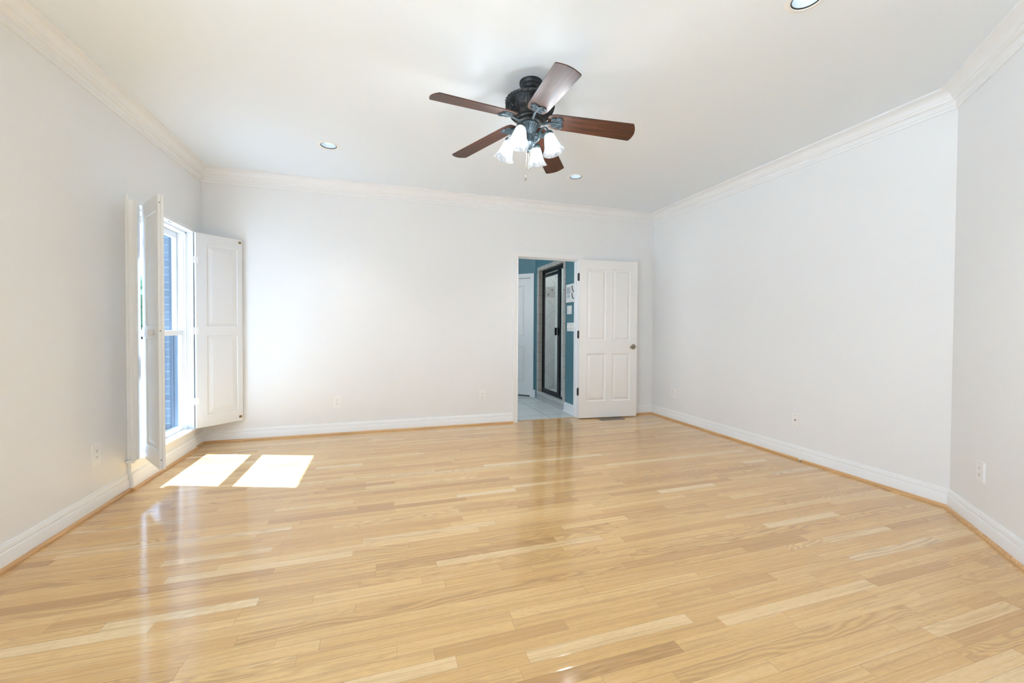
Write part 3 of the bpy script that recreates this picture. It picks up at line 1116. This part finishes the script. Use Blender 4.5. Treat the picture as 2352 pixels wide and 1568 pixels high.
MOT = [(0.0, -0.098), (0.060, -0.098), (0.110, -0.106), (0.138, -0.115), (0.150, -0.119), (0.1585, -0.127), (0.156, -0.134), (0.150, -0.139), (0.1535, -0.144),
       (0.1530, -0.152), (0.1495, -0.166), (0.142, -0.182), (0.131, -0.198), (0.116, -0.214), (0.100, -0.227), (0.089, -0.233), (0.092, -0.237), (0.091, -0.244), (0.082, -0.248), (0, -0.248)]
mot = link('motor_housing', lathe(MOT, 136, rope, cap=False), BRONZE, fan, smooth=40)


def bowl(a, z):
    """point on the motor bowl"""
    for (r0, z0), (r1, z1) in zip(MOT, MOT[1:]):
        if z1 <= z <= z0 and z0 < -0.140:
            f = (z - z0) / (z1 - z0)
            r = r0 + (r1 - r0) * f
            return Vector((r * math.cos(a), r * math.sin(a), z))
    return Vector((0.09 * math.cos(a), 0.09 * math.sin(a), z))


bm = bmesh.new()
NP = 14
for p in range(NP):
    a0 = 2 * PI * p / NP
    zz = (-0.146, -0.160, -0.176, -0.193, -0.210, -0.226)
    pts = [bowl(a0 + PI / NP * 0.98, z) * 1.014 for z in zz]
    for q_, z in zip(pts, zz):
        q_.z = z
    add_tube(bm, pts, 0.0030, 6)
    for zc, rr, sgn in ((-0.1695, 0.0265, 1), (-0.2080, 0.0185, -1)):
        rc = bowl(a0, zc)
        rad_xy = math.hypot(rc.x, rc.y)
        pts = []
        for k in range(60):
            f = k / 59
            th = sgn * f * 2 * PI * 3.4
            s = rr * (1 - 0.88 * f)
            da = s * math.cos(th) / rad_xy
            q_ = bowl(a0 + da, zc + s * math.sin(th) * 0.86)
            k_ = 1 + 0.0035 / max(0.05, math.hypot(q_.x, q_.y))
            pts.append(Vector((q_.x * k_, q_.y * k_, q_.z - 0.001)))
        add_tube(bm, pts, 0.0021, 5)
q = link('scrollwork', bm, BRONZE, mot, smooth=50)
link('flywheel', lathe([(0, -0.246), (0.078, -0.246), (0.080, -0.251), (0.078, -0.264), (0.064, -0.269), (0, -0.269)], 48, cap=False), BRONZE, fan, smooth=40)
# switch housing / light kit body
lk = link('light_kit', lathe([(0, -0.266), (0.058, -0.266), (0.0635, -0.270), (0.0635, -0.275), (0.058, -0.279), (0.054, -0.286), (0.045, -0.300), (0.036, -0.313), (0.030, -0.320), (0.027, -0.327),
                              (0.023, -0.331), (0.022, -0.368), (0.026, -0.374), (0.034, -0.382), (0.039, -0.390), (0.036, -0.400), (0.028, -0.412), (0.018, -0.424), (0.011, -0.432), (0.011, -0.438), (0.007, -0.445), (0, -0.449)],
                             80, lambda a, i: 1 + (0.05 * math.cos(20 * a) if i in (4, 5, 6, 7, 8) or i in (14, 15, 16, 17) else 0), cap=False), IRON, fan, smooth=40)


def fillet(poly):
    """polygon corners (x, y, radius) -> outline with rounded corners"""
    out = []
    for i, (x, y, r) in enumerate(poly):
        p = Vector((x, y))
        if r <= 0:
            out.append((x, y))
            continue
        a = (Vector(poly[i - 1][:2]) - p).normalized()
        b = (Vector(poly[(i + 1) % len(poly)][:2]) - p).normalized()
        ang = a.angle(b)
        t = r / math.tan(ang / 2)
        c = p + (a + b).normalized() * (r / math.sin(ang / 2))
        s0, s1 = p + a * t - c, p + b * t - c
        tot = s0.angle_signed(s1)
        n = 7
        for k in range(n + 1):
            v = s0.copy()
            v.rotate(Matrix.Rotation(-tot * k / n, 2))
            out.append((c.x + v.x, c.y + v.y))
    return out


PH = rad(195.56)
DROOP = math.atan(0.127)
R1, R0 = 0.662, 0.118
for k in range(5):
    a = PH + k * 2 * PI / 5
    MZ = Matrix.Rotation(a, 4, 'Z')
    M = MZ @ Matrix.Translation((0, 0, -0.2285)) @ Matrix.Rotation(DROOP, 4, 'Y') @ Matrix.Rotation(rad(-12.5), 4, 'X')
    L1 = R1 / math.cos(DROOP)
    n = 10
    tip = []
    for i in range(1, n):
        f = -1 + 2 * i / n
        tip.append((L1 - 0.021 * f * f, f * 0.0735, 0))
    poly = [(R0, -0.052, 0.030), (R0 + 0.055, -0.0645, 0.05), (L1 - 0.021, -0.0735, 0.011)] + tip + [(L1 - 0.021, 0.0735, 0.011), (R0 + 0.055, 0.0645, 0.05), (R0, 0.052, 0.030)]
    out = fillet(poly)
    bm = bmesh.new()
    th = 0.0055
    lo_v = [bm.verts.new((x, y, -th / 2)) for x, y in out]
    hi_v = [bm.verts.new((x, y, th / 2)) for x, y in out]
    bm.faces.new(lo_v)
    bm.faces.new(hi_v)
    for i in range(len(out)):
        j = (i + 1) % len(out)
        bm.faces.new((lo_v[i], lo_v[j], hi_v[j], hi_v[i]))
    bl = link('blade', bm, BLADEW, fan)
    bl.matrix_local = M
    # blade iron: arm and scrolled medallion below the blade
    ib = bmesh.new()
    Mi = M.inverted() @ MZ
    p0, p1 = Mi @ Vector((0.064, 0, -0.257)), Mi @ Vector((0.088, 0, -0.262))
    arm = smoothpath([p0, p1, (0.122, 0, -0.0125), (0.150, 0, -0.0100), (0.176, 0, -0.0095), (0.210, 0, -0.0092)], 5)
    add_tube(ib, arm, [0.0105 - 0.006 * i / (len(arm) - 1) for i in range(len(arm))], 8)
    for sx, sy, rr in ((0.158, 0.0215, 0.0195), (0.158, -0.0215, 0.0195), (0.192, 0.0255, 0.0235), (0.192, -0.0255, 0.0235)):
        add_lathe(ib, [(0, -0.003), (rr, -0.003), (rr, -0.0080), (rr * 0.9, -0.0100), (0, -0.0100)], 28, M4=Matrix.Translation((sx, sy, 0)), cap=False)
        pts = []
        for i in range(36):
            f = i / 35
            s = rr * (0.95 - 0.82 * f)
            an = (1 if sy > 0 else -1) * f * 2 * PI * 2.6
            pts.append((sx + s * math.cos(an), sy + s * math.sin(an), -0.0108))
        add_tube(ib, pts, 0.0020, 5)
    iron = link('blade_iron', ib, IRON, bl, smooth=50)
# four arms with shades
PS = rad(229.52)
for k in range(4):
    a = PS - k * PI / 2
    MA = Matrix.Rotation(a, 4, 'Z')
    arm = smoothpath([(0.026, 0, -0.385), (0.046, 0, -0.389), (0.066, 0, -0.373), (0.074, 0, -0.345), (0.080, 0, -0.319), (0.098, 0, -0.303), (0.118, 0, -0.309), (0.127, 0, -0.329), (0.1295, 0, -0.339)], 5)
    bm = tube([MA @ p for p in arm], 0.0062, 10)
    pts = []
    for i in range(26):                      # small scroll in the bend of the arm
        f = i / 25
        s = 0.019 * (1 - 0.8 * f)
        an = f * 2 * PI * 1.6 + 2.2
        pts.append(MA @ Vector((0.052 + s * math.cos(an), 0, -0.347 + s * math.sin(an))))
    add_tube(bm, pts, 0.0042, 7)
    am = link('light_arm', bm, IRON, fan, smooth=50)
    # local frame of the shade: origin at its neck, z along its axis outward and down
    MS = MA @ Matrix.Translation((0.1310, 0, -0.345)) @ Matrix.Rotation(rad(-18.5), 4, 'Y') @ Matrix.Rotation(PI, 4, 'X')
    cp = link('socket_cap', lathe([(0, -0.014), (0.012, -0.013), (0.024, -0.008), (0.029, 0.000), (0.031, 0.004), (0.031, 0.012), (0.028, 0.016), (0, 0.016)], 32, cap=False), IRON, fan, smooth=40)
    cp.matrix_local = MS
    prof = [(0.027, 0.006), (0.030, 0.012), (0.0345, 0.026), (0.039, 0.045), (0.043, 0.062), (0.047, 0.080), (0.0525, 0.098), (0.0600, 0.113), (0.0675, 0.124), (0.0690, 0.1265)]
    inn = [(r - 0.0028, z) for r, z in reversed(prof)]
    bm = lathe(prof + inn, 48, cap=False)
    sh = link('shade', bm, SHADE, fan, smooth=50)
    sh.matrix_local = MS
    bb = link('bulb', lathe([(0, 0.014), (0.012, 0.016), (0.013, 0.034), (0.018, 0.046), (0.026, 0.060), (0.0295, 0.074), (0.027, 0.089), (0.018, 0.100), (0, 0.105)], 28, cap=False), BULB, fan, smooth=60)
    bb.matrix_local = MS
# pull chains
for (ax, ay, z1, pend) in ((-0.010, 0.0, -0.592, True), (0.001, -0.008, -0.545, False)):
    bm = tube([(ax, ay, -0.436), (ax, ay, z1)], 0.0011, 6)
    ch = link('pull_chain', bm, NICKEL, fan)
    L = 0.036 if pend else 0.014
    R_ = 0.0068 if pend else 0.003
    link('pendant', lathe([(0, z1), (R_ * 0.3, z1 - 0.001), (R_ * 0.5, z1 - L * 0.3), (R_, z1 - L * 0.7), (R_ * 0.85, z1 - L * 0.92), (0, z1 - L)], 16, M4=Matrix.Translation((ax, ay, 0)), cap=False), NICKEL, ch, smooth=50)

# ------------------------------------------------------------------ bathroom beyond the doorway
SX = 2.445
BY0 = YB + WT
BXL = -0.6
BYF = 8.2
link_f = link('floor_bathroom', box(BXL, SX + 1.2, YB + 0.045, BYF, -0.05, -0.001), BFLOOR)
struct(link_f, 'pale grey square tile floor of the bathroom', 'floor')
o = link('ceiling_bathroom', box(BXL - 0.1, SX + 1.3, BY0, BYF + 0.1, 2.62, 2.70), CEILP)
struct(o, 'white bathroom ceiling', 'ceiling')
OY0, OY1, OZ1 = 5.33, 6.28, 2.105           # shower opening
o = link('wall_bathroom_right', holed_wall('x', SX, SX + 0.10, BY0, 6.446 + 0.02, 0, 2.62, [(OY0 - 0.03, OY1 + 0.03, -1, OZ1 + 0.03)]), TEAL)
struct(o, 'teal painted bathroom wall around the shower', 'wall')
# 45 degree wall with the inner door
dgo = Vector((-1, 1, 0)).normalized()
dgn = Vector((-1, -1, 0)).normalized()
A0 = Vector((2.463, 6.446, 0))
bm = bmesh.new()


def W45(s, d, z):
    return A0 + dgo * s + dgn * d + Vector((0, 0, z))


def box45(bm, s0, s1, d0, d1, z0, z1):
    vs = [bm.verts.new(W45(s, d, z)) for s in (s0, s1) for d in (d0, d1) for z in (z0, z1)]
    for q in [(0, 1, 3, 2), (4, 6, 7, 5), (0, 4, 5, 1), (2, 3, 7, 6), (0, 2, 6, 4), (1, 5, 7, 3)]:
        bm.faces.new([vs[i] for i in q])


s0, s1 = 0.105, 0.105 + 0.76             # door opening along the angled wall
box45(bm, -0.03, s0, -0.1, 0, 0, 2.62)
box45(bm, s1, 1.8, -0.1, 0, 0, 2.62)
box45(bm, s0, s1, -0.1, 0, 2.035, 2.62)
o = link('wall_bathroom_angle', bm, TEAL)
struct(o, 'teal painted angled bathroom wall with a white inner door', 'wall')
o = link('wall_bathroom_far', box(BXL - 0.1, 1.3, 7.7, 7.8, 0, 2.62), TEAL)
struct(o, 'teal painted far bathroom wall', 'wall')
o = link('wall_bathroom_left', holed_wall('x', BXL - 0.1, BXL, BY0, BYF, 0, 2.62, [(5.4, 6.4, 0.8, 1.9)]), TEAL)
struct(o, 'teal painted bathroom wall with a window, out of sight', 'wall')
bm = bmesh.new()
box45(bm, s0 - 0.02, s1 + 0.02, -0.20, -0.14, 0, 2.2)
box45(bm, s0 - 0.05, s0 - 0.001, -0.14, -0.101, 0, 2.2)
box45(bm, s1 + 0.001, s1 + 0.05, -0.14, -0.101, 0, 2.2)
box45(bm, s0 - 0.05, s1 + 0.05, -0.20, -0.101, 2.05, 2.2)
o = link('wall_light_block', bm, WALLP)  # unseen backing added to stop light leaking round the inner door
struct(o, 'unseen light block added behind the inner bathroom door', 'wall')
d2 = thing('door_2', 'pale closed panel door inside the bathroom', 'door', kind='structure')
bm = bmesh.new()
for a, b in ((s0 - 0.060, s0), (s1, s1 + 0.060)):
    box45(bm, a, b, 0, 0.017, 0, 2.095)
box45(bm, s0, s1, 0, 0.017, 2.035, 2.095)
box45(bm, s0, s0 + 0.012, -0.1, 0, 0, 2.035)
box45(bm, s1 - 0.012, s1, -0.1, 0, 0, 2.035)
box45(bm, s0, s1, -0.1, 0, 2.023, 2.035)
link('casing', bm, TRIMP, d2)
bm = bmesh.new()
box45(bm, s0 + 0.012, s1 - 0.012, -0.09, -0.032, 0, 0.022)
link('threshold_or_shade', bm, DARK, d2)  # dark strip painted as the shade in the gap under the door
lw = 0.73
bm = slab(bmesh.new(), lw, 2.0, 0.035, [(0.105, 0.315, 0.21, 0.83), (0.415, 0.625, 0.21, 0.83), (0.105, 0.315, 1.0, 1.88), (0.415, 0.625, 1.0, 1.88)], DL)
lf = link('door_leaf', bm, DOORP, d2)
p = W45(s0 + 0.752, -0.030, 0.018)
lf.location = p
lf.rotation_euler = (0, 0, math.atan2(-dgo.y, -dgo.x))
# bathroom baseboards
bm = bmesh.new()
box45(bm, 0.0, s0 - 0.060, 0, 0.015, 0, 0.125)
box45(bm, s1 + 0.060, 1.7, 0, 0.015, 0, 0.125)
o = link('baseboard_bathroom_angle', bm, TRIMP)
struct(o, 'white baseboard beside the inner bathroom door', 'baseboard')
bm = bmesh.new()
add_box(bm, SX - 0.015, SX, BY0, 5.262, 0, 0.110)
add_box(bm, SX - 0.010, SX, BY0, 5.262, 0.110, 0.130)
add_box(bm, SX - 0.028, SX - 0.015, BY0, 5.262, 0, 0.016)
o = link('baseboard_bathroom_right', bm, TRIMP)
struct(o, 'white baseboard between the doorway and the shower', 'baseboard')

# shower stall
sw = thing('shower_stall', 'tiled shower stall with black framed glass door, seen through the doorway', 'shower')
bm = bmesh.new()
for y0, y1 in ((OY0 - 0.075, OY0), (OY1, OY1 + 0.070)):
    add_box(bm, SX - 0.008, SX + 0.11, y0, y1, 0.105, OZ1 + 0.062)
link('tile_jamb', bm, BORDERV, sw)
link('tile_head', box(SX - 0.008, SX + 0.11, OY0, OY1, OZ1, OZ1 + 0.062), BORDERH, sw)
link('curb', box(SX - 0.010, SX + 0.14, OY0 - 0.075, OY1 + 0.070, -0.01, 0.100, 0.004), CURBT, sw)
link('curb_cap', box(SX - 0.016, SX + 0.14, OY0 - 0.02, OY1 + 0.070, 0.100, 0.122, 0.006), plain('curb_cap_tile', (0.6, 0.6, 0.58), 0.25), sw)
FXP = 2.50
bm = bmesh.new()
add_box(bm, FXP, FXP + 0.04, OY0, OY1, 2.050, OZ1 - 0.0)
add_box(bm, FXP, FXP + 0.04, OY1 - 0.032, OY1, 0.122, 2.050)
add_box(bm, FXP, FXP + 0.04, OY0, OY0 + 0.02, 0.122, 2.050)
add_box(bm, FXP, FXP + 0.04, OY0, OY1, 0.122, 0.150)
link('frame', bm, BLACKF, sw)
bm = bmesh.new()
add_box(bm, FXP - 0.012, FXP + 0.012, 5.545, 5.632, 0.155, 2.045)
add_box(bm, FXP - 0.012, FXP + 0.012, 6.225, 6.246, 0.155, 2.045)
add_box(bm, FXP - 0.012, FXP + 0.012, 5.632, 6.225, 1.985, 2.030)
add_box(bm, FXP - 0.012, FXP + 0.012, 5.632, 6.225, 0.155, 0.195)
dl = link('glass_door', bm, BLACKF, sw)
link('pane', box(FXP - 0.003, FXP + 0.003, 5.632, 6.225, 0.195, 1.985), SHOWERG, dl)
link('door_pull', box(FXP - 0.045, FXP - 0.012, 5.640, 5.665, 1.062, 1.176, 0.004), BLACKF, dl)
link('side_pane', box(FXP + 0.012, FXP + 0.018, OY0 + 0.02, 5.545, 0.150, 2.050), SHOWERG, sw)
SB, SYF = 3.02, 6.95
link('tiled_back', box(SB, SB + 0.05, 5.0, SYF, 0, 2.62), SHOWT, sw)
bm = bmesh.new()
add_box(bm, SX + 0.10, SB, SYF, SYF + 0.05, 0, 1.737)
add_box(bm, SX + 0.10, SB, SYF, SYF + 0.05, 1.925, 2.62)
link('tiled_side', bm, SHOWTX, sw)
link('accent_band', box(SX + 0.10, SB, SYF - 0.003, SYF + 0.05, 1.737, 1.925), BANDT, sw)
for r_, z in ((0, 1.787), (1, 1.872)):
    for k in range(4):
        x = 2.585 + 0.15 * k + (0.075 if r_ == 1 else 0.0)
        if x > SB - 0.03:
            continue
        d = 0.024
        bm = bmesh.new()
        vs = [bm.verts.new((x + a, y, z + b)) for y in (SYF - 0.007, SYF) for a, b in ((d, 0), (0, d), (-d, 0), (0, -d))]
        bm.faces.new(vs[:4])
        for q in range(4):
            bm.faces.new((vs[q], vs[(q + 1) % 4], vs[4 + (q + 1) % 4], vs[4 + q]))
        link('accent_diamond', bm, ACCENT, sw)
link('tiled_near_side', box(SX + 0.10, SB, 5.02, 5.07, 0, 2.62), SHOWTX, sw)
link('shower_pan', box(SX + 0.14, SB, 5.07, SYF, -0.001, 0.05), CURBT, sw)
tl_ = thing('shower_fill_light', 'unseen light added in the shower ceiling to brighten the stall', 'ceiling light', (2.76, 6.2, 2.62))  # lamp added out of view to brighten the shower
link('trim_ring', lathe([(0.06, 0.0), (0.06, -0.004), (0.085, -0.003), (0.088, 0.0)], 32, cap=False), PLATE, tl_)
link('lens', lathe([(0, -0.002), (0.06, -0.002), (0.06, 0.0), (0, 0.0)], 32, cap=False), emis('shower_fill_lens', (0.97, 0.99, 1.0), 15.0), tl_)
ld = bpy.data.lights.new('shower_fill_beam', 'SPOT')
ld.energy = 22
ld.spot_size = rad(150)
ld.shadow_soft_size = 0.05
lo_ = bpy.data.objects.new('shower_fill_beam', ld)
COL.objects.link(lo_)
lo_.parent = tl_
lo_.location = (0, 0, -0.01)
# small fittings on the teal wall strip by the doorway
t = thing('wall_panel', 'white wall panel with grey inset hung on the teal bathroom wall, above the plates', 'wall panel', (SX, 5.09, 1.645), -PI / 2)
link('board', box(-0.125, 0.172, -0.014, 0, -0.125, 0.125, 0.003), PLATE, t)
link('inset', box(-0.098, 0.015, -0.016, -0.012, -0.005, 0.085), plain('panel_grey', (0.45, 0.5, 0.55), 0.4), t)
link('inset', box(-0.090, 0.005, -0.018, -0.012, -0.062, -0.014), plain('panel_pale', (0.62, 0.66, 0.7), 0.4), t)
link('knob', lathe([(0, 0), (0.007, 0), (0.007, 0.01), (0, 0.011)], 12, M4=Matrix.Translation((-0.030, -0.018, -0.038)) @ Matrix.Rotation(PI / 2, 4, 'X'), cap=False), plain('panel_grey', (0.45, 0.5, 0.55), 0.4), t)
for zz, lb in ((1.705, 'black hook upper of the two beside the white bathroom wall panel'), (1.610, 'black hook lower of the two beside the white bathroom wall panel')):
    z = zz - 1.645
    pts = smoothpath([(0.150, -0.013, z - 0.045), (0.148, -0.026, z - 0.050), (0.140, -0.040, z - 0.035), (0.134, -0.046, z - 0.005), (0.132, -0.046, z + 0.03)], 4)
    q = link('hook', tube(pts, 0.005, 8), BLACKF, t, smooth=50)


def switch_plate(loc, w, gang, label, toggles):
    t = thing('switch_plate', label, 'switch plate', loc, -PI / 2)
    link('cover_plate', plate_mesh(w, 0.117), PLATE, t)
    for k in range(gang):
        x = (k - (gang - 1) / 2) * 0.046
        if toggles:
            link('toggle', box(x - 0.005, x + 0.005, -0.020, -0.006, -0.004, 0.012, 0.002), PLATE, t)
        else:
            link('rocker', box(x - 0.016, x + 0.016, -0.011, -0.006, -0.033, 0.033, 0.002), PLATE, t)
    return t


switch_plate((SX, 5.125, 1.4185), 0.142, 2, 'white rocker switch plate below the white panel in the bathroom', False)
switch_plate((SX, 5.090, 1.1845), 0.206, 4, 'wide white toggle switch plate, lowest on the teal bathroom strip', True)

# unseen ceiling lamp added to light the bathroom
t = thing('bathroom_fill_lamp', 'unseen round lamp added on the bathroom ceiling to light the room', 'ceiling light', (1.3, 6.0, 2.62))
link('lamp_body', lathe([(0, 0), (0.15, 0), (0.15, -0.02), (0.13, -0.05), (0.08, -0.07), (0, -0.075)], 32, cap=False), emis('bathroom_fill_glass', (0.95, 0.98, 1.0), 8.0), t, smooth=40)

# ------------------------------------------------------------------ unseen windows added in the left wall to light the room (plain sashes)
for i, (a0, a1, z0, z1) in enumerate(LW):
    w = thing('window_%d' % (i + 2), 'tall unseen window added in the left wall to light the room', 'window', kind='structure')
    x0, x1 = XL - 0.09, XL - 0.03
    zm = (z0 + z1) / 2
    bm = frame_bm(x0, x1, a0, a1, z0, z1, a0 + 0.05, a1 - 0.05, z0 + 0.05, z1 - 0.05)
    add_box(bm, x0, x1, a0 + 0.05, a1 - 0.05, zm - 0.02, zm + 0.02)
    link('sash', bm, VINYL, w)
    link('casing', frame_bm(XL, XL + 0.018, a0 - 0.07, a1 + 0.07, z0 - 0.07, z1 + 0.07, a0, a1, z0, z1), TRIMP, w)
    link('pane', box(XL - 0.062, XL - 0.058, a0 + 0.05, a1 - 0.05, z0 + 0.05, z1 - 0.05), PANE, w)

# ------------------------------------------------------------------ outside
o = link('ground', box(-140, 60, -60, 180, -0.6, -0.45), GROUND)
struct(o, 'pale paving outside the window', 'ground')
BXO0, BXO1 = XL - WT - 0.115, XL - WT - 0.022
o = link('wall_exterior_brick', holed_wall('x', BXO0, BXO1, YR - 0.3, 4.95, -0.45, H + 0.4, [(WY0 - 0.005, WY1 + 0.005, 0.14, WZ1 + 0.105)] + [(a - 0.03, b + 0.03, c - 0.03, d + 0.15) for a, b, c, d in LW]), BRICK)
struct(o, 'brick outer wall around the window, blue skylight put into its colour', 'wall')
o = link('brick_sill', box(BXO0 - 0.02, BXO1 + 0.02, WY0 - 0.005, WY1 + 0.005, 0.08, 0.14), BRICK)
struct(o, 'brick sill outside the window', 'sill')


def tree(x, y, h, r, label, seed):
    t = thing('tree', label, 'tree', (x, y, -0.45), 0, 'trees outside the window')
    link('trunk', tube([(0, 0, 0), (0.03, 0, h * 0.3), (0, 0.04, h * 0.6)], [0.16, 0.12, 0.07], 8), BARK, t)
    rnd = random.Random(seed)
    bm = bmesh.new()
    bmesh.ops.create_icosphere(bm, subdivisions=4, radius=r, matrix=Matrix.Translation((0, 0, h * 0.52)))
    for v in bm.verts:
        c = v.co - Vector((0, 0, h * 0.52))
        dn = c.normalized()
        k = 1 + 0.16 * math.sin(7 * dn.x + seed) * math.sin(6 * dn.y + 2 * seed) + 0.12 * math.sin(13 * dn.z + 5 * dn.x) + rnd.uniform(-0.10, 0.10)
        v.co = Vector((0, 0, h * 0.52)) + Vector((c.x, c.y, c.z * h * 0.46 / r)) * k
    link('crown', bm, FOLI, t)


tree(-31.5, 68.0, 7.6, 4.2, 'bushy green tree glimpsed through the shutter gap, nearest the house', 1)
tree(-41.0, 82.0, 9.6, 5.2, 'tall green tree glimpsed beyond the nearest one', 2)
